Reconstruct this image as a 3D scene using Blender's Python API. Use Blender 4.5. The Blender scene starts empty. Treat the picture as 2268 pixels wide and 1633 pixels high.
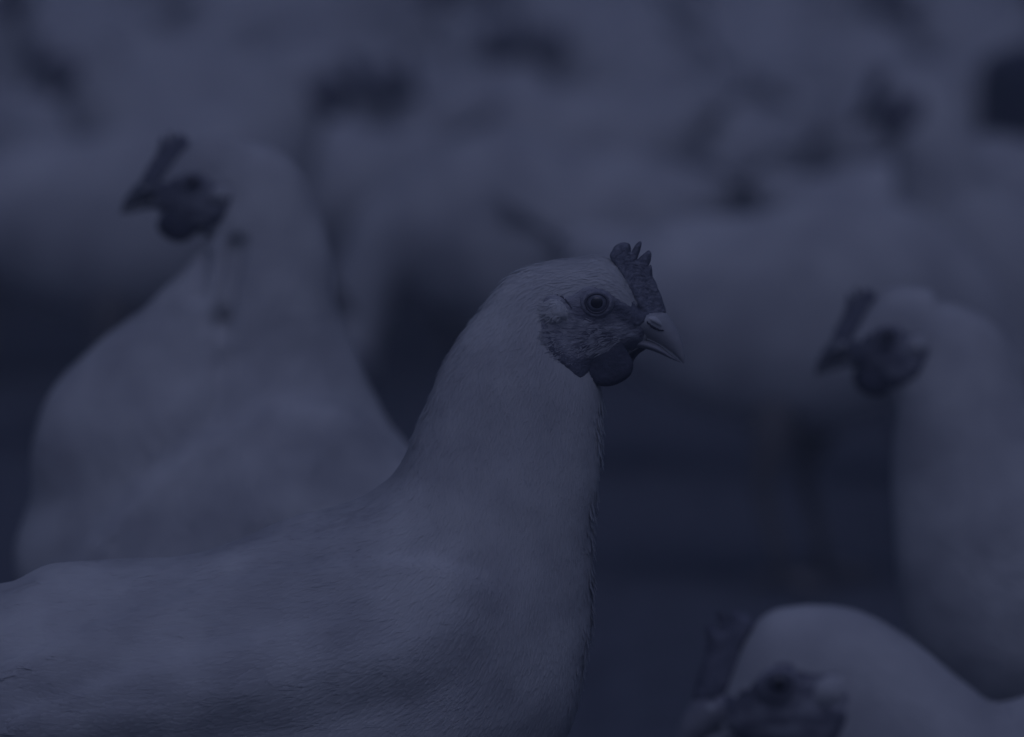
import bpy, math, random
import numpy as np
from mathutils import Vector, noise
from mathutils.bvhtree import BVHTree
from mathutils.geometry import delaunay_2d_cdt

random.seed(7)
rng = np.random.default_rng(7)
scene = bpy.context.scene
C = scene.collection

# ------------------------------------------------------------------ camera
FOCAL, SENSOR = 200.0, 36.0
TANP = 0.11                                  # the lens looks slightly down on the flock
PITCH = math.atan(TANP)
D0 = 2.5                                     # distance of the bird in focus
CAMZ = 0.37 + D0 * math.sin(PITCH)
CAMY = -D0 * math.cos(PITCH)
cam_data = bpy.data.cameras.new('camera')
cam = bpy.data.objects.new('camera', cam_data)
C.objects.link(cam)
cam.location = (0, CAMY, CAMZ)
cam.rotation_euler = (math.pi / 2 - PITCH, 0, 0)
cam_data.lens = FOCAL
cam_data.sensor_width = SENSOR
cam_data.clip_start = 0.05
cam_data.clip_end = 400
cam_data.dof.use_dof = True
cam_data.dof.focus_distance = 2.47
cam_data.dof.aperture_fstop = 6.4
scene.camera = cam

# ------------------------------------------------------------------ world and sun (dim blue overcast evening)
SUN_EL, SUN_AZ = math.radians(59), math.radians(178)
world = bpy.data.worlds.new('World')
scene.world = world
world.use_nodes = True
nt = world.node_tree
nt.nodes.clear()
sky = nt.nodes.new('ShaderNodeTexSky')
sky.sky_type = 'NISHITA'
sky.sun_disc = False
sky.sun_elevation = SUN_EL
sky.sun_rotation = SUN_AZ
sky.dust_density = 4.0
mixc = nt.nodes.new('ShaderNodeMix')
mixc.data_type = 'RGBA'
mixc.blend_type = 'MULTIPLY'
mixc.inputs[0].default_value = 1.0
mixc.inputs[7].default_value = (0.515, 0.572, 0.835, 1)
bg = nt.nodes.new('ShaderNodeBackground')
bg.inputs['Strength'].default_value = 0.10
wo = nt.nodes.new('ShaderNodeOutputWorld')
nt.links.new(sky.outputs[0], mixc.inputs[6])
nt.links.new(mixc.outputs[2], bg.inputs[0])
nt.links.new(bg.outputs[0], wo.inputs[0])

sun_data = bpy.data.lights.new('sun', 'SUN')
sun_data.energy = 1.0
sun_data.angle = math.radians(60)
sun_data.color = (0.31, 0.43, 0.91)
sun = bpy.data.objects.new('sun', sun_data)
C.objects.link(sun)
sd = Vector((0.02, -0.66, 1.1)).normalized()      # towards the sun
sun.rotation_euler = sd.to_track_quat('Z', 'Y').to_euler()

vs = scene.view_settings
vs.view_transform = 'Standard'
vs.look = 'None'
vs.gamma = 1.0
vs.exposure = -1.85
scene.cycles.use_denoising = True
scene.cycles.max_bounces = 6
scene.cycles.diffuse_bounces = 4

# ------------------------------------------------------------------ materials
def mat(name, col, rough=0.8, col2=None, scale=60.0, bump=0.0, bscale=400.0, trans=0.0,
        spec=0.3, detail=4.0, lo=0.35, hi=0.65, stretch=None, backface=False):
    m = bpy.data.materials.new(name)
    m.use_nodes = True
    t = m.node_tree
    b = t.nodes['Principled BSDF']
    b.inputs['Roughness'].default_value = rough
    b.inputs['Specular IOR Level'].default_value = spec
    b.inputs['Base Color'].default_value = (*col, 1)
    tc = t.nodes.new('ShaderNodeTexCoord')
    src = tc.outputs['Object']
    if stretch:
        mp = t.nodes.new('ShaderNodeMapping')
        mp.inputs['Scale'].default_value = stretch
        t.links.new(src, mp.inputs['Vector'])
        src = mp.outputs[0]
    if col2 is not None:
        n = t.nodes.new('ShaderNodeTexNoise')
        n.inputs['Scale'].default_value = scale
        n.inputs['Detail'].default_value = detail
        t.links.new(src, n.inputs['Vector'])
        r = t.nodes.new('ShaderNodeValToRGB')
        r.color_ramp.elements[0].position = lo
        r.color_ramp.elements[1].position = hi
        r.color_ramp.elements[0].color = (*col, 1)
        r.color_ramp.elements[1].color = (*col2, 1)
        t.links.new(n.outputs[0], r.inputs[0])
        t.links.new(r.outputs[0], b.inputs['Base Color'])
        cout = r.outputs[0]
    else:
        cout = None
    if bump:
        n2 = t.nodes.new('ShaderNodeTexNoise')
        n2.inputs['Scale'].default_value = bscale
        n2.inputs['Detail'].default_value = 3
        t.links.new(src, n2.inputs['Vector'])
        bp = t.nodes.new('ShaderNodeBump')
        bp.inputs['Strength'].default_value = bump
        bp.inputs['Distance'].default_value = 0.001
        t.links.new(n2.outputs[0], bp.inputs['Height'])
        t.links.new(bp.outputs[0], b.inputs['Normal'])
    if trans:
        tr = t.nodes.new('ShaderNodeBsdfTranslucent')
        tr.inputs['Color'].default_value = (*col, 1)
        if cout: t.links.new(cout, tr.inputs['Color'])
        mx = t.nodes.new('ShaderNodeMixShader')
        mx.inputs[0].default_value = trans
        out = t.nodes['Material Output']
        t.links.new(b.outputs[0], mx.inputs[1])
        t.links.new(tr.outputs[0], mx.inputs[2])
        t.links.new(mx.outputs[0], out.inputs['Surface'])
    return m

def with_face_dark(m):
    t = m.node_tree; b = t.nodes['Principled BSDF']
    src = b.inputs['Base Color'].links[0].from_socket
    a = t.nodes.new('ShaderNodeAttribute'); a.attribute_name = 'face_dark'
    mx = t.nodes.new('ShaderNodeMix'); mx.data_type = 'RGBA'
    t.links.new(a.outputs['Fac'], mx.inputs[0]); t.links.new(src, mx.inputs[6])
    mx.inputs[7].default_value = (0.105, 0.11, 0.145, 1)
    t.links.new(mx.outputs[2], b.inputs['Base Color'])
    return m

M = {
    'feather': mat('white_feather', (0.62, 0.62, 0.64), 0.9, (0.82, 0.82, 0.82), 22, trans=0.35, spec=0.1),
    'face': with_face_dark(mat('face_skin', (0.14, 0.14, 0.18), 0.6, (0.38, 0.38, 0.42), 160, bump=0.8, bscale=700, spec=0.3,
                lo=0.38, hi=0.66, stretch=(0.45, 1, 1.3))),
    'comb': mat('comb_skin', (0.12, 0.125, 0.165), 0.6, (0.22, 0.225, 0.275), 420, bump=1.0, bscale=900, spec=0.35),
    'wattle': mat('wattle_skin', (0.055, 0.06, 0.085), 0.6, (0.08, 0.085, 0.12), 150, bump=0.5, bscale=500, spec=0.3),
    'lore': mat('lore_skin', (0.10, 0.105, 0.14), 0.6, (0.17, 0.175, 0.22), 300, bump=.7, bscale=800, spec=.3),
    'beak': mat('beak_horn', (0.29, 0.29, 0.32), 0.5, (0.42, 0.42, 0.44), 60, bump=0.15, bscale=300, spec=0.4,
                stretch=(0.4, 1, 1)),
    'beak_low': mat('shaded_beak_horn', (0.20, 0.20, 0.23), 0.5, (0.30, 0.30, 0.33), 60, bump=0.15, bscale=300, spec=0.35),  # darker copy of the horn, lower beak's shade put into the colour
    'bristle': mat('bristle_feather', (0.34, 0.34, 0.38), 0.8, (0.5, 0.5, 0.53), 300, spec=0.1),
    'beak_dark': mat('dark_beak_horn', (0.10, 0.105, 0.13), 0.5, (0.15, 0.155, 0.18), 60, spec=0.3),
    'flap': mat('nostril_flap_horn', (0.50, 0.50, 0.52), 0.5, spec=0.35),
    'dark': mat('cavity_shade', (0.05, 0.05, 0.07), 0.8, spec=0.1),  # flat nostril patch, the hollow's shade put into the colour
    'iris': mat('iris', (0.10, 0.105, 0.14), 0.35, (0.17, 0.175, 0.22), 500, spec=0.4),
    'pupil': mat('pupil', (0.02, 0.02, 0.03), 0.06, spec=0.6),
    'lid': mat('eyelid_skin', (0.20, 0.20, 0.25), 0.6, (0.30, 0.30, 0.34), 600, bump=0.5, bscale=900, spec=0.3),
    'liddark': mat('eyelid_rim', (0.09, 0.09, 0.12), 0.5, spec=0.3),
    'leg': mat('leg_scale_skin', (0.13, 0.125, 0.13), 0.6, (0.18, 0.17, 0.17), 80, bump=0.4, bscale=300),
    'litter': mat('dark_litter_ground', (0.08, 0.086, 0.105), 0.95, (0.135, 0.142, 0.17), 45, bump=.6, bscale=90,
                  spec=0.05, detail=8),
    'plastic': mat('dark_feeder_plastic', (0.06, 0.065, 0.09), 0.6, spec=0.2),
}

# ------------------------------------------------------------------ helpers
W2268 = 2268.0
def unproj(x, y, Y):
    """a point of the view (2268 wide) onto the upright plane at depth Y: world X, Z"""
    sx = (x - W2268 / 2) / W2268 * SENSOR / FOCAL
    sy = -(y - 816.5) / W2268 * SENSOR / FOCAL
    d = Vector((sx, math.cos(PITCH) + sy * math.sin(PITCH), -math.sin(PITCH) + sy * math.cos(PITCH)))
    t = (Y - CAMY) / d.y
    return d.x * t, CAMZ + d.z * t

def mesh_obj(name, verts, faces, m, parent=None, smooth=True, mats=None, midx=None):
    me = bpy.data.meshes.new(name)
    verts = np.asarray(verts, dtype=np.float64)
    if isinstance(faces, np.ndarray) and faces.ndim == 2:
        nf, k = faces.shape
        me.vertices.add(len(verts))
        me.vertices.foreach_set('co', verts.ravel())
        me.loops.add(nf * k)
        me.loops.foreach_set('vertex_index', faces.ravel().astype(np.int32))
        me.polygons.add(nf)
        me.polygons.foreach_set('loop_start', (np.arange(nf) * k).astype(np.int32))
        me.polygons.foreach_set('loop_total', np.full(nf, k, dtype=np.int32))
        me.update(calc_edges=True)
    else:
        me.from_pydata([tuple(v) for v in verts], [], [tuple(int(i) for i in f) for f in faces])
    me.validate()
    me.polygons.foreach_set('use_smooth', [smooth] * len(me.polygons))
    for mm in (mats or [m]):
        me.materials.append(mm)
    o = bpy.data.objects.new(name, me)
    C.objects.link(o)
    if parent: o.parent = parent
    return o

def catmull(P, m):
    """P: n x k control rows; m samples per segment; chordal tangents"""
    P = np.asarray(P, float)
    n = len(P)
    d = np.sqrt(((P[1:] - P[:-1])[:, :4] ** 2).sum(1)) ** 0.5 + 1e-9
    t = np.concatenate([[0], np.cumsum(d)])
    tan = np.zeros_like(P)
    for i in range(n):
        if i == 0: tan[i] = (P[1] - P[0]) / (t[1] - t[0])
        elif i == n - 1: tan[i] = (P[-1] - P[-2]) / (t[-1] - t[-2])
        else:
            a = (P[i] - P[i - 1]) / (t[i] - t[i - 1]); b = (P[i + 1] - P[i]) / (t[i + 1] - t[i])
            w = (t[i + 1] - t[i]) / (t[i + 1] - t[i - 1])
            tan[i] = a * w + b * (1 - w)
    out, idx = [], []
    for i in range(n - 1):
        h = t[i + 1] - t[i]
        for j in range(m if i < n - 2 else m + 1):
            u = j / m
            h00 = 2 * u**3 - 3 * u**2 + 1; h10 = u**3 - 2 * u**2 + u
            h01 = -2 * u**3 + 3 * u**2; h11 = u**3 - u**2
            out.append(h00 * P[i] + h10 * h * tan[i] + h01 * P[i + 1] + h11 * h * tan[i + 1])
            idx.append(i + u)
    return np.array(out), np.array(idx)

def loft_grid(st, m, S, power=1.0):
    """st rows: Tx, Tz, Vx, Vz, w  -> grid R x S x 3 (theta 0 = dorsal)"""
    R, idx = catmull(st, m)
    th = np.linspace(0, 2 * math.pi, S, endpoint=False)
    T, V, w = R[:, 0:2], R[:, 2:4], R[:, 4]
    c = (T + V) / 2; h = (T - V) / 2
    ct, stn = np.cos(th), np.sin(th)
    if power != 1.0:
        stn = np.sign(stn) * np.abs(stn) ** power
    G = np.zeros((len(R), S, 3))
    G[:, :, 0] = c[:, 0:1] + h[:, 0:1] * ct
    G[:, :, 2] = c[:, 1:2] + h[:, 1:2] * ct
    G[:, :, 1] = w[:, None] * stn
    return G, idx

def grid_mesh(G):
    R, S, _ = G.shape
    v = G.reshape(-1, 3)
    i, j = np.meshgrid(np.arange(R - 1), np.arange(S), indexing='ij')
    a = i * S + j; b = i * S + (j + 1) % S
    f = np.stack([a, b, b + S, a + S], -1).reshape(-1, 4)
    v = np.vstack([v, G[0].mean(0), G[-1].mean(0)])
    n0, n1 = R * S, R * S + 1
    jj = np.arange(S)
    # degenerate-free caps as quads are not possible: use triangles turned into separate list
    caps = [(n0, (j + 1) % S, j) for j in jj] + [(n1, (R - 1) * S + j, (R - 1) * S + (j + 1) % S) for j in jj]
    return v, f, caps

def inside(poly, x, y):
    poly = np.asarray(poly); r = np.zeros(np.shape(x), bool)
    n = len(poly); j = n - 1
    for i in range(n):
        xi, yi = poly[i]; xj, yj = poly[j]
        cnd = ((yi > y) != (yj > y)) & (x < (xj - xi) * (y - yi) / (yj - yi + 1e-15) + xi)
        r ^= cnd
        j = i
    return r

def smooth_poly(poly, per=6):
    P = np.asarray(poly, float); n = len(P); out = []
    for i in range(n):
        p0, p1, p2, p3 = P[i - 1], P[i], P[(i + 1) % n], P[(i + 2) % n]
        for k in range(per):
            t = k / per
            out.append(0.5 * (2 * p1 + (p2 - p0) * t + (2 * p0 - 5 * p1 + 4 * p2 - p3) * t**2 + (3 * p1 - p0 - 3 * p2 + p3) * t**3))
    return np.array(out)

def edge_dist(poly, pts):
    a = poly; b = np.roll(poly, -1, 0); d = np.full(len(pts), 1e9)
    for p, q in zip(a, b):
        e = q - p; L = (e @ e) + 1e-18
        t = np.clip(((pts - p) @ e) / L, 0, 1)
        d = np.minimum(d, np.linalg.norm(pts - (p + t[:, None] * e), axis=1))
    return d

def fill(poly, sp):
    """triangulated polygon with interior grid points: pts, tris, distance to edge"""
    lo, hi = poly.min(0), poly.max(0)
    gx, gy = np.meshgrid(np.arange(lo[0], hi[0], sp), np.arange(lo[1], hi[1], sp))
    g = np.stack([gx.ravel(), gy.ravel()], -1)
    g[:, 0] += (np.round((g[:, 1] - lo[1]) / sp).astype(int) % 2) * sp * 0.5
    g = g[inside(poly, g[:, 0], g[:, 1])]
    g = g[edge_dist(poly, g) > sp * 0.45]
    allp = [Vector(p) for p in poly] + [Vector(p) for p in g]
    n = len(poly)
    edges = [(i, (i + 1) % n) for i in range(n)]
    v, e, f, _, _, _ = delaunay_2d_cdt(allp, edges, [], 1, 1e-7)
    v = np.array([(p.x, p.y) for p in v])
    return v, [tuple(t) for t in f], edge_dist(poly, v)

def puff(poly, sp, thick, y0=0.0, r=None, rough=0.0, cx=None):
    """a solid sheet with rounded rim in the XZ plane, half-thickness 'thick' """
    v, f, d = fill(poly, sp)
    r = r or thick
    t = thick * np.sqrt(1 - np.clip(1 - d / r, 0, 1) ** 2)
    if cx is not None: t = t * cx(v)
    nz = np.array([noise.noise(Vector((p[0] * 900, p[1] * 900, y0 * 300))) for p in v]) * rough * (d > sp * 0.5)
    n = len(v)
    A = np.stack([v[:, 0], y0 - t - nz, v[:, 1]], -1)
    B = np.stack([v[:, 0], y0 + t + nz, v[:, 1]], -1)
    bd = d < 1e-7
    mp = np.arange(n) + n
    mp[bd] = np.arange(n)[bd]
    faces = [tri for tri in f] + [(mp[c], mp[b], mp[a]) for a, b, c in f]
    return np.vstack([A, B]), faces

def tube(pts, rad, S=10, close=True):
    pts = [Vector(p) for p in pts]; V = []; F = []
    prev = None
    for i, p in enumerate(pts):
        d = (pts[min(i + 1, len(pts) - 1)] - pts[max(i - 1, 0)]).normalized()
        up = Vector((0, 1, 0)) if abs(d.y) < 0.9 else Vector((1, 0, 0))
        if prev: up = prev
        a = d.cross(up).normalized(); b = a.cross(d).normalized(); prev = b
        for j in range(S):
            t = 2 * math.pi * j / S
            V.append(p + (a * math.cos(t) + b * math.sin(t)) * rad[i])
    for i in range(len(pts) - 1):
        for j in range(S):
            F.append((i * S + j, i * S + (j + 1) % S, (i + 1) * S + (j + 1) % S, (i + 1) * S + j))
    F.append(tuple(range(S - 1, -1, -1))); F.append(tuple((len(pts) - 1) * S + j for j in range(S)))
    return [tuple(v) for v in V], F

def join(parts):
    V, F, o = [], [], 0
    for v, f in parts:
        V += [tuple(p) for p in v]; F += [tuple(i + o for i in t) for t in f]; o += len(v)
    return V, F

# ------------------------------------------------------------------ the head, drawn once (view units of the sharp bird)
def cr(cx, cy):                                # close-up units -> view units
    return ((1160 + cx / 3.7117) * 0.88594, (560 + cy / 3.7117) * 0.88594)
YM = 0.0                                       # depth plane of the sharp hen
EYE_U = cr(1225, 690)
EX, EZ = unproj(*EYE_U, YM)
def H(p):                                      # view units -> metres relative to the eye
    X, Z = unproj(p[0], p[1], YM)
    return np.array([X - EX, Z - EZ])
def HC(*pts): return np.array([H(cr(*p)) for p in pts])
U = (unproj(1234, 800, 0)[0] - unproj(1134, 800, 0)[0]) / 100     # metres per view unit

HEAD_ST = [  # dorsal, ventral, half width (view units)
    ((1030, 730), (1336, 890), 136), ((1070, 680), (1330, 852), 122), ((1112, 628), (1322, 832), 110),
    ((1160, 597), (1326, 815), 101), ((1220, 579), (1340, 802), 94), ((1280, 571), (1357, 795), 86),
    ((1330, 567), (1378, 788), 76), ((1368, 590), (1398, 780), 61), ((1396, 634), (1412, 772), 47),
    ((1418, 680), (1424, 762), 33), ((1440, 712), (1434, 748), 16)]
HEAD = np.array([[*H(t), *H(v), w * U] for t, v, w in HEAD_ST])

FACE = smooth_poly(HC((730, 650), (800, 596), (900, 622), (990, 610), (1080, 556), (1200, 528), (1330, 588), (1430, 656), (1530, 720),
                      (1600, 765), (1690, 800), (1720, 860), (1700, 960), (1680, 1060), (1640, 1140), (1560, 1190), (1400, 1240), (1200, 1330),
                      (1080, 1400), (980, 1330), (880, 1245), (800, 1165), (742, 1060), (712, 960), (690, 880), (700, 760)), 5)
EAR = smooth_poly(HC((735, 690), (790, 645), (870, 640), (940, 690), (985, 770), (980, 850), (920, 885), (830, 880), (760, 860), (722, 780)), 4)
BROW = smooth_poly(HC((790, 600), (850, 606), (930, 640), (985, 700), (1010, 770), (985, 760), (940, 690), (880, 640), (800, 615)), 3)
LORE = smooth_poly(HC((1230, 545), (1310, 575), (1400, 670), (1500, 735), (1600, 820), (1500, 860), (1400, 830), (1340, 780), (1320, 700), (1290, 610)), 4)
COMB = HC((1352, 296), (1372, 250), (1400, 205), (1445, 178), (1500, 172), (1538, 190), (1548, 225), (1552, 262), (1562, 245), (1590, 195),
          (1622, 165), (1640, 163), (1648, 180), (1640, 230), (1622, 290), (1608, 328), (1640, 300), (1680, 268), (1706, 248), (1728, 252),
          (1740, 290), (1730, 350), (1712, 395), (1728, 378), (1742, 395), (1748, 440), (1752, 490), (1785, 550), (1800, 600), (1830, 660),
          (1850, 730), (1872, 790), (1868, 835), (1800, 870), (1690, 880), (1600, 820), (1540, 740), (1500, 650), (1460, 550), (1420, 460),
          (1380, 370))
COMB = smooth_poly(COMB, 3)
CLINE = HC((1400, 360), (1720, 850))
WATTLE = smooth_poly(HC((1010, 1190), (1100, 1130), (1250, 1090), (1400, 1060), (1470, 1060), (1490, 1120), (1530, 1190), (1566, 1280), (1535, 1385),
                        (1420, 1462), (1290, 1484), (1160, 1440), (1060, 1320)), 8)
FWATTLE = smooth_poly(HC((1440, 1060), (1560, 1090), (1700, 1150), (1690, 1185), (1625, 1230), (1580, 1290), (1560, 1350), (1480, 1400), (1400, 1380), (1380, 1200)), 4)
UB = [((1540, 720), (1270, 1006), 34), ((1640, 768), (1380, 1010), 45), ((1760, 800), (1540, 1024), 41), ((1865, 822), (1690, 1058), 32),
      ((1940, 905), (1815, 1115), 25), ((1995, 1010), (1910, 1180), 18), ((2030, 1110), (1975, 1232), 11.5), ((2047, 1210), (2018, 1278), 6), ((2046, 1288), (2038, 1296), 1.2)]
LB = [((1340, 1020), (1400, 1135), 36), ((1540, 1034), (1545, 1144), 36), ((1690, 1070), (1690, 1160), 28), ((1815, 1126), (1815, 1203), 21),
      ((1905, 1200), (1905, 1245), 13), ((1975, 1252), (1970, 1272), 6), ((2012, 1282), (2010, 1288), 1.2)]
WSEAT = smooth_poly(HC((745, 900), (830, 980), (900, 1110), (1020, 1200), (1200, 1200), (1460, 1080), (1560, 1040), (1700, 1080), (1700, 1200), (1400, 1300), (1080, 1420), (900, 1290), (760, 1100)), 4)
CERE = smooth_poly(HC((1540, 700), (1570, 690), (1600, 700), (1640, 720), (1760, 770), (1866, 806), (1880, 836), (1800, 842), (1720, 838), (1690, 868), (1672, 915), (1620, 940), (1560, 930), (1530, 860)), 4)
FLAP = smooth_poly(HC((1692, 872), (1712, 835), (1780, 838), (1835, 890), (1852, 945), (1850, 968), (1800, 945), (1745, 915)), 4)
SLIT = smooth_poly(HC((1680, 872), (1705, 880), (1745, 918), (1800, 950), (1855, 968), (1850, 992), (1790, 985), (1730, 955), (1695, 915)), 4)
STH = lambda L: np.array([[*HC(t)[0], *HC(v)[0], w * U] for t, v, w in L])
UBS, LBS = STH(UB), STH(LB)

def xf(P, s, ph, e):
    """head metres -> bird metres"""
    c, sn = math.cos(ph), math.sin(ph)
    R = np.array([[c, -sn], [sn, c]])
    return (np.asarray(P) @ R.T) * s + e

def feather_cards(P, N, F, L, Wd, lift, rows=4):
    n = len(P); B = np.cross(N, F)
    ts = np.linspace(0, 1, rows)
    prof = np.interp(ts, [0, .3, .7, .9, 1], [.45, .9, 1, .7, .12])
    V = np.zeros((n, rows, 3, 3))
    bend = rng.normal(0, .08, n)
    for r, t in enumerate(ts):
        z = (-0.04 + lift * t - 0.03 * t * t) * L
        c = P + F * (t * L)[:, None] + N * z[:, None] + B * (bend * L * t * t)[:, None]
        for k, s in enumerate((-1, 0, 1)):
            V[:, r, k] = c + B * (s * prof[r] * Wd / 2)[:, None] + N * ((-0.12 * Wd * prof[r]) * abs(s))[:, None]
    q = []
    for r in range(rows - 1):
        for k in range(2):
            q.append((r * 3 + k, r * 3 + k + 1, (r + 1) * 3 + k + 1, (r + 1) * 3 + k))
    q = np.array(q)
    Fc = (np.arange(n) * rows * 3)[:, None, None] + q[None]
    return V.reshape(-1, 3), Fc.reshape(-1, 4)

def grids(G):
    """row length, column length and outward normal at every point of the loft"""
    dr = np.zeros_like(G); dr[:-1] = G[1:] - G[:-1]; dr[-1] = dr[-2]
    dc = np.roll(G, -1, 1) - np.roll(G, 1, 1)
    N = np.cross(dc, dr); N /= np.linalg.norm(N, axis=2, keepdims=True) + 1e-12
    cen = G.mean(1, keepdims=True)
    N *= np.sign(((G - cen) * N).sum(2, keepdims=True) + 1e-15)
    return np.linalg.norm(dr, axis=2), np.linalg.norm(dc, axis=2) / 2, N

def bil(A, a, b):
    R, S = A.shape[:2]
    a = np.clip(a, 0, R - 1.001)
    i = a.astype(int); u = a - i; bf = np.floor(b); v = b - bf; j = bf.astype(int) % S; j2 = (j + 1) % S
    if A.ndim == 3: u = u[:, None]; v = v[:, None]
    return (A[i, j] * (1 - v) + A[i, j2] * v) * (1 - u) + (A[i + 1, j] * (1 - v) + A[i + 1, j2] * v) * u

def sample(G, idx, n):
    A = G[:-1, :]; B = G[1:, :]
    Aj = np.roll(A, -1, 1); Bj = np.roll(B, -1, 1)
    area = np.linalg.norm(np.cross(Aj - A, B - A), axis=2)
    dens = np.interp(idx[:-1], D_IDX, D_VAL)
    p = (area * dens[:, None]).ravel(); p /= p.sum()
    ch = rng.choice(len(p), n, p=p)
    i, j = ch // G.shape[1], ch % G.shape[1]
    a = i + rng.random(n); b = j + rng.random(n)
    return a, b, np.interp(a, np.arange(len(idx)), idx)

def coat(G, gr, a, b, L, Wd, h0, h1, skew, rows=5, tip=.12):
    """feathers that lie along the surface, from the head towards the tail"""
    rl, cl, Ng = gr
    n = len(a); ts = np.linspace(0, 1, rows)
    prof = np.interp(ts, [0, .3, .7, .9, 1], [.45, .9, 1, .7, tip])
    P = np.zeros((n, rows, 3)); NN = np.zeros((n, rows, 3))
    aa, bb = a.copy(), b.copy()
    for r in range(rows):
        P[:, r] = bil(G, aa, bb); q = bil(Ng, aa, bb); NN[:, r] = q / (np.linalg.norm(q, axis=1)[:, None] + 1e-9)
        st = L / (rows - 1)
        aa = aa - st * np.cos(skew) / np.maximum(bil(rl, aa, bb), .0004)
        bb = bb + st * np.sin(skew) / np.maximum(bil(cl, aa, bb), .0004)
    F = np.zeros_like(P); F[:, :-1] = P[:, 1:] - P[:, :-1]; F[:, -1] = F[:, -2]
    F /= np.linalg.norm(F, axis=2, keepdims=True) + 1e-9
    B = np.cross(NN, F); B /= np.linalg.norm(B, axis=2, keepdims=True) + 1e-9
    h = h0[:, None] + (h1 - h0)[:, None] * ts[None] ** .8
    V = np.zeros((n, rows, 3, 3)); NV = np.zeros((n, rows, 3, 3))
    for k, sg in enumerate((-1, 0, 1)):
        V[:, :, k] = P + NN * (h - abs(sg) * .10 * Wd[:, None] * prof)[:, :, None] + B * (sg * prof[None] * Wd[:, None] / 2)[:, :, None]
        q = NN + B * (sg * .22); NV[:, :, k] = q
    qd = np.array([(r * 3 + k, r * 3 + k + 1, (r + 1) * 3 + k + 1, (r + 1) * 3 + k) for r in range(rows - 1) for k in range(2)])
    Fc = (np.arange(n) * rows * 3)[:, None, None] + qd[None]
    return V.reshape(-1, 3), Fc.reshape(-1, 4)[:, ::-1], NV.reshape(-1, 3)
# station index -> feather length (mm), width, lift and density; indices counted back from the beak end (0 = beak)
S_IDX = [0, 4, 8, 11, 15, 18, 22, 30]
F_LEN = [3, 4.5, 7, 11, 13, 16, 22, 28]
F_WID = [.8, 1.0, 1.3, 1.7, 2.4, 4.4, 9.0, 11.0]
D_IDX = [0, 10, 18, 25, 40]; D_VAL = [1, 1, 1, 1, 1]

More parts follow.
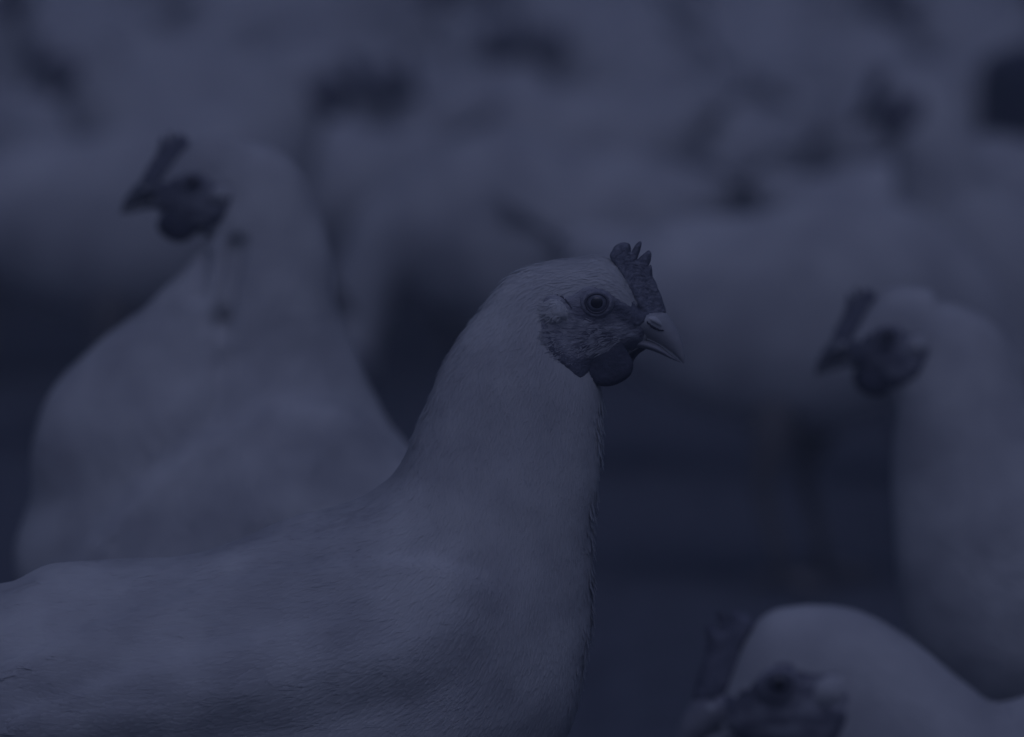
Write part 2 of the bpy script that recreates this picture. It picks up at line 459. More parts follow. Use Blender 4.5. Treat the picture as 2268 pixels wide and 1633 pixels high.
FACEDK = .3
def build_hen(name, body, eye, s, ph, label, hi=1.0, puffc=0.0, group=None, loc=(0, 0, 0), yaw=0.0, tail=True,
              legs=((0, 0),), nf=3000, hip=0.15, bump=None, head_from=0, cat='chicken', sitting=False):
    global D_IDX, D_VAL
    root = bpy.data.objects.new(name, None)
    C.objects.link(root)
    root.empty_display_size = 0.05
    root.location = loc
    root.rotation_euler = (0, 0, yaw)
    root['label'] = label; root['category'] = cat
    if group: root['group'] = group
    e = np.array(eye)
    hd = HEAD[head_from:].copy()
    if puffc:
        up = hd[:, 0:2] - hd[:, 2:4]
        wgt = np.array([1, 1, 1, 1, 1, .95, .6, .2, 0, 0, 0])[head_from:]
        hd[:, 0:2] += up * puffc * wgt[:, None]
    hs = np.concatenate([xf(hd[:, 0:2], s, ph, e), xf(hd[:, 2:4], s, ph, e), hd[:, 4:5] * s], 1)
    st = np.vstack([np.array(body), hs])
    m = 9 if hi >= 1 else (5 if hi > .3 else 2)
    S = 220 if hi >= 1 else (110 if hi > .3 else 28)
    G, idx = loft_grid(st, m, S, 0.9)
    nst = len(st)
    back = nst - 1 - idx                       # 0 at beak end
    # plumage lumps and the folded wing
    cen = G.mean(1, keepdims=True)
    out = G - cen; out /= np.linalg.norm(out, axis=2, keepdims=True) + 1e-9
    amp = np.interp(back, [0, 5, 9, 14, 20], [0, .0002, .0012, .0024, .003])
    fl = G.reshape(-1, 3)
    nz = np.array([noise.noise(Vector((p[0] * 22 + 5, p[1] * 30, p[2] * 26))) + .2 * noise.noise(Vector((p[0] * 60, p[1] * 60 + 9, p[2] * 80))) for p in fl]).reshape(G.shape[:2])
    G = G + out * (nz * amp[:, None] * 1.1)[:, :, None]
    if bump is not None:
        G = bump(G)
    v, f, caps = grid_mesh(G)
    bvh = BVHTree.FromPolygons([tuple(p) for p in v], [tuple(q) for q in f] + caps)
    # feathers
    D_IDX = [0, nst - 22, nst - 16, nst - 10, nst]; D_VAL = [1, 1, 1.8, 4, 6]
    gr = grids(G)
    c_, s_ = math.cos(-ph), math.sin(-ph)
    def skin_free(a, b, margin):
        hp = (bil(G, a, b)[:, [0, 2]] - e) / s @ np.array([[c_, -s_], [s_, c_]]).T + rng.normal(0, .0006, (len(a), 2))
        return ~inside(FACE, hp[:, 0], hp[:, 1]) & (nst - 1 - np.interp(a, np.arange(len(idx)), idx) > margin)
    base_n = np.vstack([gr[2].reshape(-1, 3), gr[2][0].mean(0)[None], gr[2][-1].mean(0)[None]])
    fn = np.cross(v[f[:, 1]] - v[f[:, 0]], v[f[:, 3]] - v[f[:, 0]])
    f_ok = f if (fn * base_n[f[:, 0]]).sum(1).mean() > 0 else f[:, ::-1]
    allV = [v]; allF = [f_ok]; allN = [base_n]; off = len(v)
    def add(t3):
        nonlocal off
        allV.append(t3[0]); allF.append(t3[1] + off); allN.append(t3[2]); off += len(t3[0])
    big = math.sqrt(max(60000 / max(nf, 1), 1)) ** 0.7
    a, b, ii = sample(G, idx, nf)
    kp = skin_free(a, b, .6); a, b, ii = a[kp], b[kp], ii[kp]
    bk = nst - 1 - ii; n = len(a)
    L = np.interp(bk, S_IDX, F_LEN) * .001 * rng.uniform(.7, 1.25, n) * min(big, 1.7)
    Wd = np.interp(bk, S_IDX, F_WID) * .001 * rng.uniform(.7, 1.3, n) * big
    hs_ = np.interp(bk, [0, 8, 14, 20], [.00012, .00022, .00036, .00045]) * (1 if hi >= 1 else 1.8)
    clump = np.array([noise.noise(Vector(tuple(p * 40))) for p in bil(G, a, b)])
    add(coat(G, gr, a, b, L, Wd, np.full(n, -.0003), hs_ * rng.uniform(.3, 1.3, n), rng.normal(0, .09, n) + clump * .35))
    if hi >= 1:
        # fine loose barbs
        a, b, ii = sample(G, idx, 30000)
        kp = skin_free(a, b, 1); a, b, ii = a[kp], b[kp], ii[kp]
        bk = nst - 1 - ii; n = len(a)
        L = np.interp(bk, [0, 5, 10, 16, 24], [2.5, 4, 7, 9, 12]) * .001 * rng.uniform(.6, 1.3, n)
        add(coat(G, gr, a, b, L, np.full(n, .0005), np.full(n, .0002), rng.uniform(.0002, .0006, n), rng.normal(0, .28, n), rows=4))
        # ragged tufts down the front of the neck
        a, b, ii = sample(G, idx, 90000)
        bk = nst - 1 - ii; Nn = bil(gr[2], a, b)
        fr = (Nn[:, 0] > .86) & (bk > 9.5) & (bk < 16)
        a, b = a[fr][:420], b[fr][:420]; n = len(a); edge = np.clip((Nn[fr][:420, 0] - .86) / .12, .05, 1)
        add(coat(G, gr, a, b, rng.uniform(.006, .0105, n), rng.uniform(.002, .0045, n), np.full(n, -.0003), rng.uniform(.0004, .0026, n) * edge, rng.normal(0, .2, n), tip=.05))
        # long quills of the folded wing
        a, b, ii = sample(G, idx, 60000)
        Pq = bil(G, a, b); px_ = (Pq[:, 0] + XA) / U + 1134
        zt = np.interp(px_, [0, 121, 242, 370, 503, 640, 800], [unproj(0, y, YM)[1] for y in (1425, 1376, 1330, 1288, 1247, 1215, 1190)])
        fr = (px_ > -250) & (px_ < 820) & (Pq[:, 2] < zt - .004) & (Pq[:, 2] > zt - .055)
        a, b = a[fr][:260], b[fr][:260]; n = len(a)
        add(coat(G, gr, a, b, rng.uniform(.035, .065, n), rng.uniform(.009, .014, n), np.full(n, -.0002), rng.uniform(.0003, .0006, n), rng.normal(0, .05, n), rows=8, tip=.3))
        # a few tufts standing off the nape and crown
        a, b, ii = sample(G, idx, 30000)
        bk = nst - 1 - ii; Nn = bil(gr[2], a, b)
        fr = (Nn[:, 0] < .2) & (Nn[:, 2] > -.3) & (bk > 6) & (bk < 14) & (np.abs(Nn[:, 1]) < .75)
        a, b = a[fr][:420], b[fr][:420]; n = len(a); edge = np.clip(1.05 - np.abs(Nn[fr][:420, 1]) * 1.6, .08, 1)
        add(coat(G, gr, a, b, rng.uniform(.006, .012, n), rng.uniform(.001, .0022, n), np.full(n, -.0003), rng.uniform(.0004, .0018, n) * edge, rng.normal(0, .2, n), tip=.05))
    Vv = np.vstack(allV); Ff = np.vstack(allF); Nv = np.vstack(allN)
    body_o = mesh_obj('body', Vv, Ff, M['feather'], root)
    try:
        Nv = Nv / (np.linalg.norm(Nv, axis=1)[:, None] + 1e-9)
        body_o.data.normals_split_custom_set_from_vertices([tuple(q) for q in Nv])
    except Exception as ex:
        print('normals', ex)
    # ---- head parts
    T = lambda p: xf(p, s, ph, e)
    sp = (.0011 if hi >= 1 else .0035) * s
    def surf_y(tree, p, side):
        if isinstance(tree, (list, tuple)):
            c = [y for y in (surf_y(t_, p, side) for t_ in tree) if y is not None]
            return (max(c) if side > 0 else min(c)) if c else None
        h = tree.ray_cast(Vector((p[0], side * .4, p[1])), Vector((0, -side, 0)))
        return h[0].y if h[0] is not None else None
    def patch(poly, tree, off_, r, sp_, wr=0.0, both=True, sides=(-1, 1)):
        pv, pf, d = fill(T(poly), sp_)
        parts = []
        for sd_ in sides:
            ys = []; miss = set()
            for qi, (q, dd) in enumerate(zip(pv, d)):
                y = surf_y(tree, q, sd_)
                if y is None: miss.add(qi)
                k = min(dd / (r * s), 1); k = k * k * (3 - 2 * k)
                wv = 0
                if wr:
                    h = (q - e) / s * 1000
                    wv = wr * k * (noise.noise(Vector((h[0] * .35 - h[1] * .15, h[1] * 1.3 + h[0] * .25, 3))) +
                                   .5 * noise.noise(Vector((h[0] * .9, h[1] * 1.8, 7))))
                ys.append((y if y is not None else 0) + sd_ * (-.0006 + (off_ + .0006) * k + wv))
            V3 = np.stack([pv[:, 0], ys, pv[:, 1]], -1)
            pk = [t for t in pf if not (set(t) & miss)]
            parts.append((V3, pk if sd_ < 0 else [t[::-1] for t in pk]))
        return join(parts)
    fv, ff = patch(FACE, bvh, .0009, .002, sp, wr=.0006 if hi >= 1 else 0)
    face = mesh_obj('face', fv, ff, M['face'], root)
    ftree = BVHTree.FromPolygons([tuple(p) for p in fv], ff)
    q2 = np.array([(p[0], p[2]) for p in fv])
    dk = np.full(len(q2), 0.0 if (hi >= 1 or s > 1 or hi < .3) else FACEDK)
    for pg in (T(LORE), T(CERE), T(WSEAT)):  # darker before the eye, at the beak base and round the wattle
        dd = edge_dist(pg, q2) / (.0016 * s) * np.where(inside(pg, q2[:, 0], q2[:, 1]), 1, -1)
        dk = np.maximum(dk, np.clip(.5 + dd * .5, 0, 1))
    at = face.data.attributes.new('face_dark', 'FLOAT', 'POINT'); at.data.foreach_set('value', dk.astype(np.float32))
    if hi > .3:
      for side_ in (-1, 1):
        fv, ff = patch(BROW, (ftree, bvh), .0009, .0008, sp * .6, sides=(side_,)); mesh_obj('crease_shade', fv, ff, M['liddark'], face)  # brow crease as a raised dark strip, shade put into its colour
    # ear tuft
    if hi > .3:
      for side_ in (-1, 1):
        fv, ff = patch(EAR, (ftree, bvh), .0036, .0045, sp, wr=.0002, sides=(side_,))
        ev = [np.array(fv)]; 
        if hi >= 1:
            ctr = T(np.array([EAR.mean(0)]))[0]
            pts = np.array(fv); pts = pts[rng.choice(len(pts), 450)] + rng.normal(0, .0005, (450, 3)) * np.array([1, 0, 1])
            nn = np.zeros_like(pts); nn[:, 1] = side_
            fd = np.zeros_like(pts); fd[:, 0] = -.8; fd[:, 2] = -.35; fd += rng.normal(0, .25, fd.shape) * np.array([1, 0, 1])
            fd /= np.linalg.norm(fd, axis=1)[:, None]
            cv, cf = feather_cards(pts, nn, fd, rng.uniform(.002, .0035, 450), np.full(450, .0007), np.full(450, .09))
            fv = list(fv) + [tuple(p) for p in cv]; ff = list(ff) + [tuple(int(i) + len(ev[0]) for i in q) for q in cf]
        mesh_obj('ear_tuft', fv, ff, M['feather'], root)
    # beak
    for nm, B in (('upper_beak', UBS), ('lower_beak', LBS)):
        b = np.concatenate([T(B[:, 0:2]), T(B[:, 2:4]), B[:, 4:5] * s], 1)
        Gb, _ = loft_grid(b, 5 if hi >= 1 else 2, 40 if hi >= 1 else 12, 1.0)
        bv, bf, bc = grid_mesh(Gb)
        bo = mesh_obj(nm, bv, [tuple(q) for q in bf] + bc, M['beak' if (nm == 'upper_beak' and hi >= 1) else ('beak_low' if hi >= 1 or s > 1 else 'beak_dark')], root)
        if nm == 'upper_beak' and hi > .3:
            btree = BVHTree.FromPolygons([tuple(p) for p in bv], [tuple(q) for q in bf] + bc)
            pv, pf = patch(CERE, (btree, ftree, bvh), .0005, .0012, sp, wr=.0003 if hi >= 1 else 0); mesh_obj('cere', pv, pf, M['lore'], face)
            pv, pf = patch(FLAP, btree, .0011, .0016, sp * .7); mesh_obj('nostril_flap', pv, pf, M['flap'], bo)
            pv, pf = patch(SLIT, btree, .0005, .0005, sp * .7); mesh_obj('nostril', pv, pf, M['dark'], bo)
    # comb and wattles
    pv, pf = puff(T(COMB), sp * .8, .0021 * s, 0, r=.0030 * s, rough=.00022 if hi >= 1 else 0,
                  cx=lambda v: 1 + 1.6 * np.clip(1 - np.abs((T(CLINE)[1] - T(CLINE)[0])[0] * (v[:, 1] - T(CLINE)[0][1]) - (T(CLINE)[1] - T(CLINE)[0])[1] * (v[:, 0] - T(CLINE)[0][0])) / np.linalg.norm(T(CLINE)[1] - T(CLINE)[0]) / (.006 * s), 0, 1))
    mesh_obj('comb', pv, pf, M['comb' if hi >= 1 else 'lore'], root)
    pv, pf = puff(T(WATTLE), sp, .0026 * s, -.0105 * s, r=.0055 * s, rough=.0001)
    mesh_obj('wattle', pv, pf, M['wattle'], root)
    pv, pf = puff(T(FWATTLE if hi >= 1 else WATTLE), sp, .0026 * s, .0095 * s, r=.0055 * s, rough=.0001)
    mesh_obj('wattle', pv, pf, M['wattle'], root)
    # eyes
    for sd_ in (-1, 1):
        ye = surf_y(ftree, T(np.array([[0, 0]]))[0], sd_) or sd_ * .015
        cx, cz = T(np.array([[0, 0]]))[0]
        def ring(rad_prof, seg=32, top=.93):
            V_, F_ = [], []
            for (rr, hh) in rad_prof:
                for j in range(seg):
                    a = 2 * math.pi * j / seg
                    V_.append((cx + rr * math.cos(a) * s, ye + sd_ * hh * s, cz + rr * (.93 if math.sin(a) < 0 else top) * math.sin(a) * s))
            for i in range(len(rad_prof) - 1):
                for j in range(seg):
                    F_.append((i * seg + j, i * seg + (j + 1) % seg, (i + 1) * seg + (j + 1) % seg, (i + 1) * seg + j))
            return V_, F_
        u = U * .2387                           # metres per close-up unit
        v_, f_ = ring([(2 * u, .0032), (60 * u, .0030), (88 * u, .0024), (106 * u, .0012), (112 * u, -.001)])
        eo = mesh_obj('eye', v_, f_ + [tuple(range(31, -1, -1))], M['iris'], root)
        v_, f_ = ring([(1 * u, .0036), (30 * u, .0035), (48 * u, .0033), (58 * u, .00295)])
        mesh_obj('pupil', v_, f_ + [tuple(range(31, -1, -1))], M['pupil'], eo)
        if hi > .3:
            v_, f_ = ring([(92 * u, .0024), (97 * u, .0029), (106 * u, .0030), (112 * u, .0022), (114 * u, .0008)], top=.80)
            mesh_obj('eyelid_rim', v_, f_, M['liddark'], eo)
            v_, f_ = ring([(110 * u, .0020), (120 * u, .0024), (136 * u, .0021), (150 * u, .0012), (162 * u, -.0002)], top=.76)
            mesh_obj('eyelid', v_, f_, M['lid'], eo)
    # cheek bristles (only where sharp)
    if hi >= 1:
        n = 5200
        lo, hi_ = FACE.min(0), FACE.max(0)
        q = lo + rng.random((n * 2, 2)) * (hi_ - lo)
        chk = smooth_poly(HC((985, 800), (1100, 850), (1250, 880), (1420, 900), (1490, 960), (1490, 1060), (1420, 1130), (1300, 1170), (1100, 1220), (1000, 1260), (880, 1200), (800, 1080), (760, 940), (860, 900)), 3)
        q = q[inside(chk, q[:, 0], q[:, 1])]
        q = q[:int(len(q) * .6)]; vv, f2 = [], []
        for sd_ in (-1, 1):
            pts, nn, fd = [], [], []
            for p in q:
                w_ = T(np.array([p]))[0]
                y = surf_y(ftree, w_, sd_)
                if y is None: continue
                k = min(max((-p[1] / (u * 100) - 1.2) / 3.2, 0), 1)     # 0 by the eye, 1 by the wattle
                dx, dz = -.93, .38 - .95 * k
                c2, s2 = math.cos(ph), math.sin(ph)
                pts.append((w_[0], y, w_[1])); nn.append((0, sd_, 0)); fd.append((dx * c2 - dz * s2, 0, dx * s2 + dz * c2))
            pts, nn, fd = np.array(pts), np.array(nn, float), np.array(fd)
            clump = np.array([noise.noise(Vector((p[0] * 350, p[2] * 900, 4))) for p in pts])
            fd[:, 2] += clump * .5 + rng.normal(0, .10, len(fd)); fd[:, 0] += rng.normal(0, .08, len(fd))
            fd /= np.linalg.norm(fd, axis=1)[:, None]
            kp = clump > -.12
            pts, nn, fd = pts[kp] + nn[kp] * .00035, nn[kp], fd[kp]
            cv, cf = feather_cards(pts, nn, fd, rng.uniform(.0026, .0058, len(pts)), np.full(len(pts), .00034), rng.uniform(.10, .18, len(pts)))
            f2 += [tuple(int(i) + len(vv) for i in t) for t in cf]; vv += [tuple(p) for p in cv]
        mesh_obj('cheek_bristles', vv, f2, M['bristle'], face)
    # tail fan
    if tail:
        t0 = np.array(body)[1]
        tx, tz = (t0[0] + t0[2]) / 2, t0[1] - (t0[1] - t0[3]) * .3
        tw = t0[4]; k = U * 600
        parts = []
        for i in range(11):
            a = (i - 5) / 5
            d = np.array([-.80 + .1 * abs(a), a * .30, .62 - .25 * abs(a)]); d /= np.linalg.norm(d)
            Lf = .085 * float(tail) * (1 - .2 * abs(a)); b = np.array([-.1 - d[2] * .1, 1.0, 0]); b -= d * (b @ d); b /= np.linalg.norm(b); n_ = np.cross(d, b)
            V_ = []
            for t in np.linspace(0, 1, 6):
                wd = .0115 * (float(tail) ** .5) * np.interp(t, [0, .4, .85, 1], [.5, .9, 1, .35])
                c = np.array([tx, a * tw * .7, tz]) + d * Lf * t + np.array([0, 0, -.010 * t * t])
                for sgn in (-1, 0, 1):
                    V_.append(c + b * wd * sgn * (1 if sgn else 0) + n_ * .002 * (1 - abs(sgn)))
            F_ = [(r * 3 + k_, r * 3 + k_ + 1, (r + 1) * 3 + k_ + 1, (r + 1) * 3 + k_) for r in range(5) for k_ in range(2)]
            parts.append((V_, F_))
        v_, f_ = join(parts)
        mesh_obj('tail', v_, f_, M['feather'], root)
    # legs with three front toes and one hind toe, standing on the ground
    for sd_ in (-1, 1):
        hx = legs[0][0] + (.012 if sd_ > 0 else -.012); hy = sd_ * .035
        ank = (hx - .012, hy, min(hip * .62, .085)); 
        p = [tube([(hx, hy, hip + .03), (hx - .004, hy, hip * .85), ank, (hx, hy, .035), (hx + .004, hy, .010)], [.022, .016, .0075, .0055, .0065], 10)]
        for ta, tl in ((0, .05), (.5, .042), (-.5, .042), (math.pi, .022)):
            dx, dy = math.cos(ta), math.sin(ta)
            p.append(tube([(hx + .002, hy, .011), (hx + dx * tl * .5, hy + dy * tl * .5, .009), (hx + dx * tl, hy + dy * tl, .004)], [.005, .0042, .0018], 8))
        v_, f_ = join(p)
        mesh_obj('leg', v_, f_, M['leg'], root)
    return root

# ------------------------------------------------------------------ the setting
def ground():
    n = 160
    xs = np.linspace(-1, 1, n); xs = np.sign(xs) * np.abs(xs) ** 3 * 40
    ys = np.linspace(-1, 1, n); ys = np.sign(ys) * np.abs(ys) ** 3 * 40 + 8
    X, Yg = np.meshgrid(xs, ys)
    Z = np.array([noise.noise(Vector((x * 3, y * 3, 0))) for x, y in zip(X.ravel(), Yg.ravel())]) * .004 - .003
    v = np.stack([X.ravel(), Yg.ravel(), Z], -1)
    i, j = np.meshgrid(np.arange(n - 1), np.arange(n - 1), indexing='ij')
    a = (i * n + j).ravel()
    o = mesh_obj('ground', v, np.stack([a, a + 1, a + n + 1, a + n], -1), M['litter'])
    o['kind'] = 'structure'
ground()

def added_haze():  # added volume: a blue veil that lifts the dark tones
    x, y0, y1, z0, z1 = 42, -34, 50, -1.0, 1.6
    V_ = [(-x, y0, z0), (x, y0, z0), (x, y1, z0), (-x, y1, z0), (-x, y0, z1), (x, y0, z1), (x, y1, z1), (-x, y1, z1)]
    F_ = [(0, 3, 2, 1), (4, 5, 6, 7), (0, 1, 5, 4), (1, 2, 6, 5), (2, 3, 7, 6), (3, 0, 4, 7)]
    m = bpy.data.materials.new('blue_veil'); m.use_nodes = True
    t = m.node_tree; t.nodes.clear()
    pv = t.nodes.new('ShaderNodeVolumePrincipled')
    pv.inputs['Color'].default_value = (0.76, 0.85, 0.99, 1)
    pv.inputs['Density'].default_value = HAZE
    pv.inputs['Anisotropy'].default_value = 0.0
    o_ = t.nodes.new('ShaderNodeOutputMaterial')
    t.links.new(pv.outputs[0], o_.inputs['Volume'])
    o = mesh_obj('added_haze', V_, F_, m, smooth=False)
    o['kind'] = 'stuff'
HAZE = 0.038
added_haze()

# ------------------------------------------------------------------ the sharp hen
def local(pts, Y, xa, sg):
    out = []
    for (t, v, w) in pts:
        tx, tz = unproj(*t, Y); vx, vz = unproj(*v, Y)
        k = (unproj(1234, 800, Y)[0] - unproj(1134, 800, Y)[0]) / 100
        out.append([(tx - xa) * sg, tz, (vx - xa) * sg, vz, w * k])
    return out

BODY_MAIN = [
    ((-345, 1340), (-345, 1400), 25), ((-270, 1300), (-290, 1520), 100), ((-140, 1300), (-200, 1690), 190), ((0, 1304), (-80, 1830), 260),
    ((110, 1256), (70, 1930), 310), ((260, 1242), (240, 2000), 340), ((420, 1228), (420, 2040), 352), ((520, 1196), (600, 2060), 355),
    ((620, 1160), (780, 2040), 350), ((725, 1132), (950, 1975), 335), ((805, 1104), (1090, 1870), 312), ((858, 1070), (1190, 1740), 285),
    ((888, 1036), (1262, 1600), 258), ((908, 998), (1298, 1430), 228), ((922, 955), (1314, 1290), 202), ((942, 905), (1318, 1160), 184),
    ((965, 845), (1326, 1050), 168), ((992, 790), (1332, 955), 152)]
XA = unproj(500, 1500, YM)[0]

def wing_bump(G):
    # the folded wing stands proud of the flank: crisp upper edge, soft lower edge, with a second fold inside
    up = np.array([((x), unproj(0, y, YM)[1]) for x, y in ((-500, 1560), (-150, 1470), (0, 1425), (121, 1376), (242, 1330), (370, 1288), (503, 1247), (640, 1215), (800, 1190), (950, 1190), (1080, 1230), (1180, 1330))])
    dn = np.array([((x), unproj(0, y, YM)[1]) for x, y in ((-500, 1660), (-150, 1680), (0, 1690), (300, 1650), (600, 1590), (900, 1520), (1080, 1440), (1180, 1335))])
    px = (G[:, :, 0] + XA) / U + 1134
    z = G[:, :, 2]
    zu = np.interp(px, up[:, 0], up[:, 1]); zd = np.interp(px, dn[:, 0], dn[:, 1])
    def ss(q): q = np.clip(q, 0, 1); return q * q * (3 - 2 * q)
    k = ss((zu - z) / .0045) * ss((z - zd) / .030) * (px > -480) * (px < 1180)
    k2 = ss((zu - .022 - z) / .006) * ss((z - zd) / .030) * ss((900 - px) / 300)
    w_ = ss((1180 - px) / 260)
    G[:, :, 1] += np.sign(G[:, :, 1]) * (k * .0065 + k2 * .0028) * w_
    return G

eye_local = np.array([EX - XA, EZ])
build_hen('hen', local(BODY_MAIN, YM, XA, 1), eye_local, 1.0, 0.0,
          'sharply focused white hen in the middle, facing right with short jagged comb', hi=1, loc=(XA, YM, 0), nf=100000,
          legs=((.02, 0),), hip=.13, bump=wing_bump)

# ------------------------------------------------------------------ the blurred neighbours
def neighbour(name, Y, x0, sg, body, eye_px, s, ph, label, puffc, hip, legx, nf=14000, head_from=1, group='white hens around the sharp hen', tail=1.0, bump=None):
    xa = unproj(x0, 1200, Y)[0]
    ex, ez = unproj(*eye_px, Y)
    return build_hen(name, local(body, Y, xa, sg), ((ex - xa) * sg, ez), s, ph, label, hi=.5, puffc=puffc, loc=(xa, Y, 0),
                     yaw=0 if sg > 0 else math.pi, nf=nf, legs=((legx, 0),), hip=hip, head_from=head_from, group=group, tail=tail, bump=bump)

yD = lambda D: CAMY + D * math.cos(PITCH)
# left hen, facing left
def breast_wing(G):
    # the folded wing's leading edge crosses the body below the neck
    xa = unproj(700, 1200, yD(3.0))[0]
    def P(x, y):
        X, Z = unproj(x, y, yD(3.0)); return (xa - X), Z
    pg = smooth_poly([P(*q) for q in ((40, 1350), (125, 1242), (250, 1112), (380, 990), (455, 930), (545, 888), (640, 862), (740, 868), (830, 930), (900, 1000), (1100, 1200), (1100, 1500), (500, 1600), (60, 1500))], 5)
    q2 = G[:, :, [0, 2]].reshape(-1, 2)
    d = (edge_dist(pg, q2) * np.where(inside(pg, q2[:, 0], q2[:, 1]), 1, -1)).reshape(G.shape[:2])
    k = np.clip(d / .008 + .5, 0, 1); k = k * k * (3 - 2 * k)
    G[:, :, 1] += np.sign(G[:, :, 1]) * k * (.014 + .014 * np.clip(d / .05, 0, 1))
    # loose fold of feathers down the front of the neck
    for (x0, y0), (x1, y1), w_, dp in (((525, 540), (500, 700), .006, .008), ((500, 700), (492, 890), .005, .006), ((455, 560), (450, 640), .005, .006)):
        a_, b_ = P(x0, y0), P(x1, y1)
        ux, uz = b_[0] - a_[0], b_[1] - a_[1]; L2 = ux * ux + uz * uz
        t = np.clip(((G[:, :, 0] - a_[0]) * ux + (G[:, :, 2] - a_[1]) * uz) / L2, 0, 1)
        dd = np.hypot(G[:, :, 0] - a_[0] - t * ux, G[:, :, 2] - a_[1] - t * uz)
        G[:, :, 1] -= np.sign(G[:, :, 1]) * dp * np.exp(-(dd / w_) ** 2)
    return G
neighbour('hen', yD(3.0), 700, -1, [
    ((1270, 1330), (1265, 1370), 12), ((1200, 1290), (1200, 1450), 90), ((1120, 1210), (1050, 1570), 190), ((1040, 1130), (800, 1640), 250),
    ((975, 1055), (480, 1650), 280), ((915, 1000), (230, 1580), 285), ((876, 950), (70, 1410), 275), ((846, 900), (35, 1240), 255),
    ((814, 850), (72, 1095), 228), ((787, 800), (74, 965), 200), ((768, 755), (125, 852), 172), ((755, 712), (232, 752), 150),
    ((745, 668), (312, 692), 136), ((736, 612), (352, 648), 126), ((728, 550), (385, 618), 116), ((715, 488), (412, 592), 107), ((690, 423), (432, 562), 99),
    ((652, 366), (450, 549), 92), ((608, 333), (460, 541), 85), ((560, 319), (464, 530), 78)],
    (430, 397), .886, math.radians(11), 'blurred white hen at left with rounded breast and dark wattle, facing left, long neck raised', .24, .10, .02, head_from=4, tail=.3, bump=breast_wing)
# right hen, facing left
neighbour('hen', yD(3.02), 2350, -1, [
    ((3060, 1180), (3060, 1220), 12), ((2990, 1190), (2980, 1350), 90), ((2860, 1200), (2830, 1500), 180), ((2700, 1190), (2680, 1590), 235),
    ((2570, 1150), (2500, 1620), 262), ((2460, 1090), (2330, 1620), 270), ((2380, 1020), (2190, 1590), 260), ((2325, 950), (2080, 1530), 238),
    ((2290, 890), (2015, 1430), 210), ((2268, 845), (1994, 1310), 182), ((2250, 810), (1984, 1190), 160), ((2232, 775), (1978, 1080), 142),
    ((2208, 730), (1980, 990), 126), ((2168, 697), (1984, 930), 112), ((2124, 677), (1978, 893), 98), ((2076, 666), (1965, 872), 86)],
    (1960, 735), .90, math.radians(4), 'blurred white hen at the right edge, facing left with upright comb', .22, .10, .0, head_from=4)
# front hen, low at the bottom right, nearer than the focus
neighbour('hen', yD(2.16), 2700, -1, [
    ((4150, 1650), (4150, 1720), 20), ((4000, 1600), (4000, 1900), 150), ((3750, 1560), (3750, 2200), 300), ((3450, 1520), (3450, 2400), 370),
    ((3100, 1490), (3100, 2500), 400), ((2750, 1490), (2750, 2500), 400), ((2480, 1505), (2450, 2420), 370), ((2320, 1535), (2250, 2280), 320),
    ((2210, 1565), (2080, 2120), 260), ((2120, 1500), (1960, 1990), 205), ((2060, 1452), (1890, 1900), 175), ((2000, 1408), (1840, 1820), 155), ((1930, 1366), (1815, 1770), 140)],
    (1720, 1495), 1.06, math.radians(-5), 'blurred white hen in front at the bottom right, head low and cut off below', .15, .13, .02, head_from=4)

# ------------------------------------------------------------------ the flock behind
def gen_hen(bodypts, eye_px, ph, label):
    xa = unproj(600, 1500, YM)[0]
    ex, ez = unproj(*eye_px, YM)
    return build_hen('hen', local(bodypts, YM, xa, 1), (ex - xa, ez), 1.0, ph, label, hi=.2, loc=(0, 6, 0), nf=2600,
                     legs=((.0, 0),), hip=.13, head_from=1, puffc=.08, group='blurred white flock behind')
alert = gen_hen(BODY_MAIN, (EYE_U[0], EYE_U[1]), 0, 'x')
low_body = BODY_MAIN[:10] + [((850, 1120), (1120, 1860), 300), ((940, 1120), (1260, 1720), 265), ((1030, 1115), (1370, 1570), 230),
    ((1110, 1090), (1440, 1420), 190), ((1170, 1040), (1480, 1290), 160), ((1225, 985), (1500, 1190), 140), ((1270, 940), (1510, 1140), 124)]
low = gen_hen(low_body, (1540, 960), math.radians(-8), 'x')
peck_body = BODY_MAIN[:10] + [((900, 1160), (1130, 1880), 300), ((1040, 1210), (1200, 1850), 260), ((1170, 1290), (1250, 1860), 225),
    ((1290, 1400), (1230, 1900), 190), ((1390, 1530), (1240, 1960), 155), ((1460, 1680), (1260, 2010), 132), ((1500, 1800), (1290, 2070), 118)]
peck = gen_hen(peck_body, (1480, 2180), math.radians(-62), 'x')

def dup(root, loc, rz, sc, label):
    r = root.copy(); C.objects.link(r)
    r.location = loc; r.rotation_euler = (0, 0, rz); r.scale = (sc, sc, sc); r['label'] = label
    for ch in root.children:
        c = ch.copy(); C.objects.link(c); c.parent = r
        for g in ch.children:
            d = g.copy(); C.objects.link(d); d.parent = c
    return r

used = {}
def put(kind, px, D, rz, label, sc=1.0):
    Y = yD(D)
    x = unproj(px, 800, Y)[0]
    src = {'alert': alert, 'low': low, 'peck': peck}[kind]
    if kind not in used:
        used[kind] = 1
        src.location = (x, Y, 0); src.rotation_euler = (0, 0, math.radians(rz)); src.scale = (sc,) * 3; src['label'] = label
        return src
    return dup(src, (x, Y, 0), math.radians(rz), sc, label)

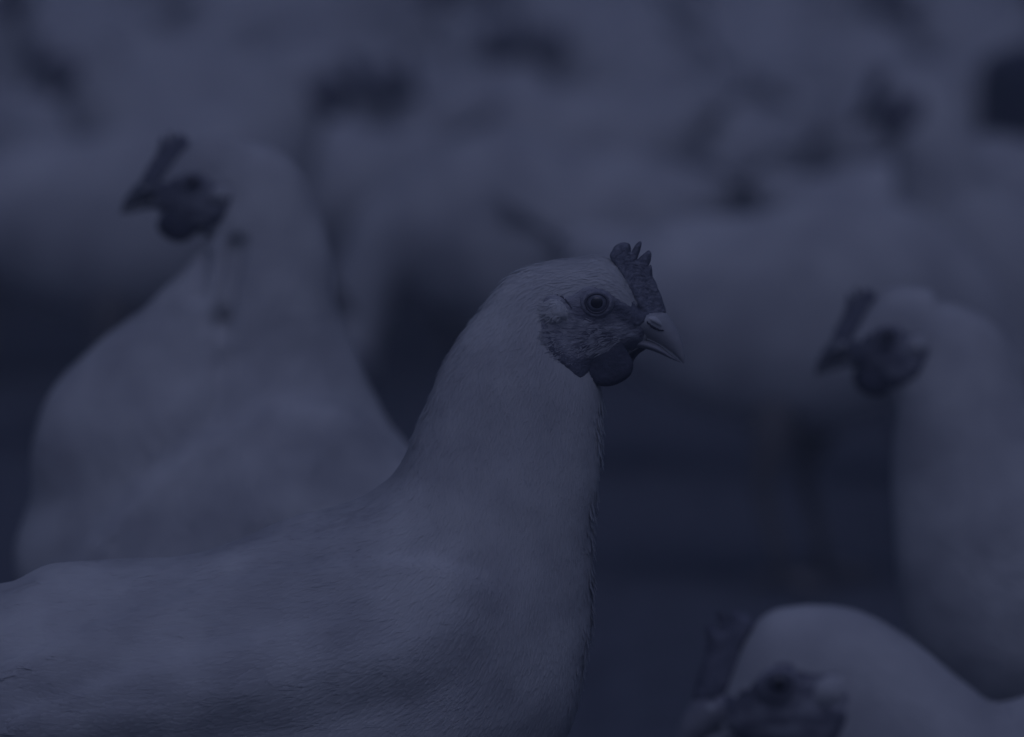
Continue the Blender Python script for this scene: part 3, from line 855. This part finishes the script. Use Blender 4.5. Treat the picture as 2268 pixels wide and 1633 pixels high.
FLOCK = [
    # kind, view x, distance, yaw, label
    ('peck', 1770, 4.35, -10, 'large blurred white hen behind the beak of the sharp hen, above the open dark ground'),
    ('peck', 2120, 4.95, 10, 'blurred white back of a hen between the sharp hen and the right hen, farther off'),
    ('alert', 2335, 4.6, 180, 'blurred white hen at top right facing left beside the dark feeder, face a dark smudge', .9),
    ('low', 285, 5.2, 0, 'blurred white hen above the left hen, facing right with a big dark face'),
    ('low', 560, 5.5, 180, 'blurred white hen at the upper left corner, facing left'),
    ('peck', 2520, 4.6, 168, 'blurred pale hen body behind the nape of the right hen, below the dark feeder'),
    ('peck', 1180, 5.05, 186, 'blurred white body of a hen above the crown of the sharp hen'),
]
for k in FLOCK: put(*k)
# the crowd farther back, packed so close that nothing tells its birds apart
fr = random.Random(11)
D = 5.75
while D < 9.6:
    half = 1134 * 0.0000794 * D + .6
    x = -half + fr.uniform(0, .2)
    while x < half:
        px = 1134 + x / (0.0000794 * D)
        if D < 6.2 and .22 < x < .95:
            x += .1; continue
        kind = fr.choice(['peck', 'low', 'peck', 'low', 'alert'])
        put(kind, px, D + fr.uniform(-.1, .1), fr.choice([0, 180]) + fr.uniform(-50, 50),
            'blurred white hen deep in the out of focus crowd at the top', fr.uniform(.92, 1.06))
        x += fr.uniform(.22, .36)
    D += fr.uniform(.26, .34)

# dark feeder drum among the flock, top right
def feeder():
    Y = yD(5.35)
    cx = unproj(2165, 260, Y)[0] + .15
    root = bpy.data.objects.new('poultry_feeder', None); C.objects.link(root)
    root.location = (cx, Y, 0)
    root['label'] = 'dark blurred drum feeder at the top right edge behind the hens'; root['category'] = 'feeder'
    def lathe(prof, S=48):
        V_, F_ = [], []
        for r_, z in prof:
            for j in range(S):
                a = 2 * math.pi * j / S
                V_.append((r_ * math.cos(a), r_ * math.sin(a), z))
        for i in range(len(prof) - 1):
            for j in range(S):
                F_.append((i * S + j, i * S + (j + 1) % S, (i + 1) * S + (j + 1) % S, (i + 1) * S + j))
        return V_, F_
    v_, f_ = lathe([(.001, .07), (.13, .07), (.145, .10), (.15, .14), (.15, .33), (.145, .35), (.12, .36), (.04, .37), (.001, .37)])
    mesh_obj('hopper', v_, f_, M['plastic'], root)
    v_, f_ = lathe([(.001, .012), (.19, .004), (.205, .02), (.21, .06), (.20, .062), (.19, .03), (.001, .028)])
    mesh_obj('pan', v_, f_, M['plastic'], root)
    for i in range(4):
        a = i * math.pi / 2 + .4
        v_, f_ = tube([(.12 * math.cos(a), .12 * math.sin(a), .02), (.12 * math.cos(a), .12 * math.sin(a), .08)], [.006, .006], 8)
        mesh_obj('strut', v_, f_, M['plastic'], root)
feeder()
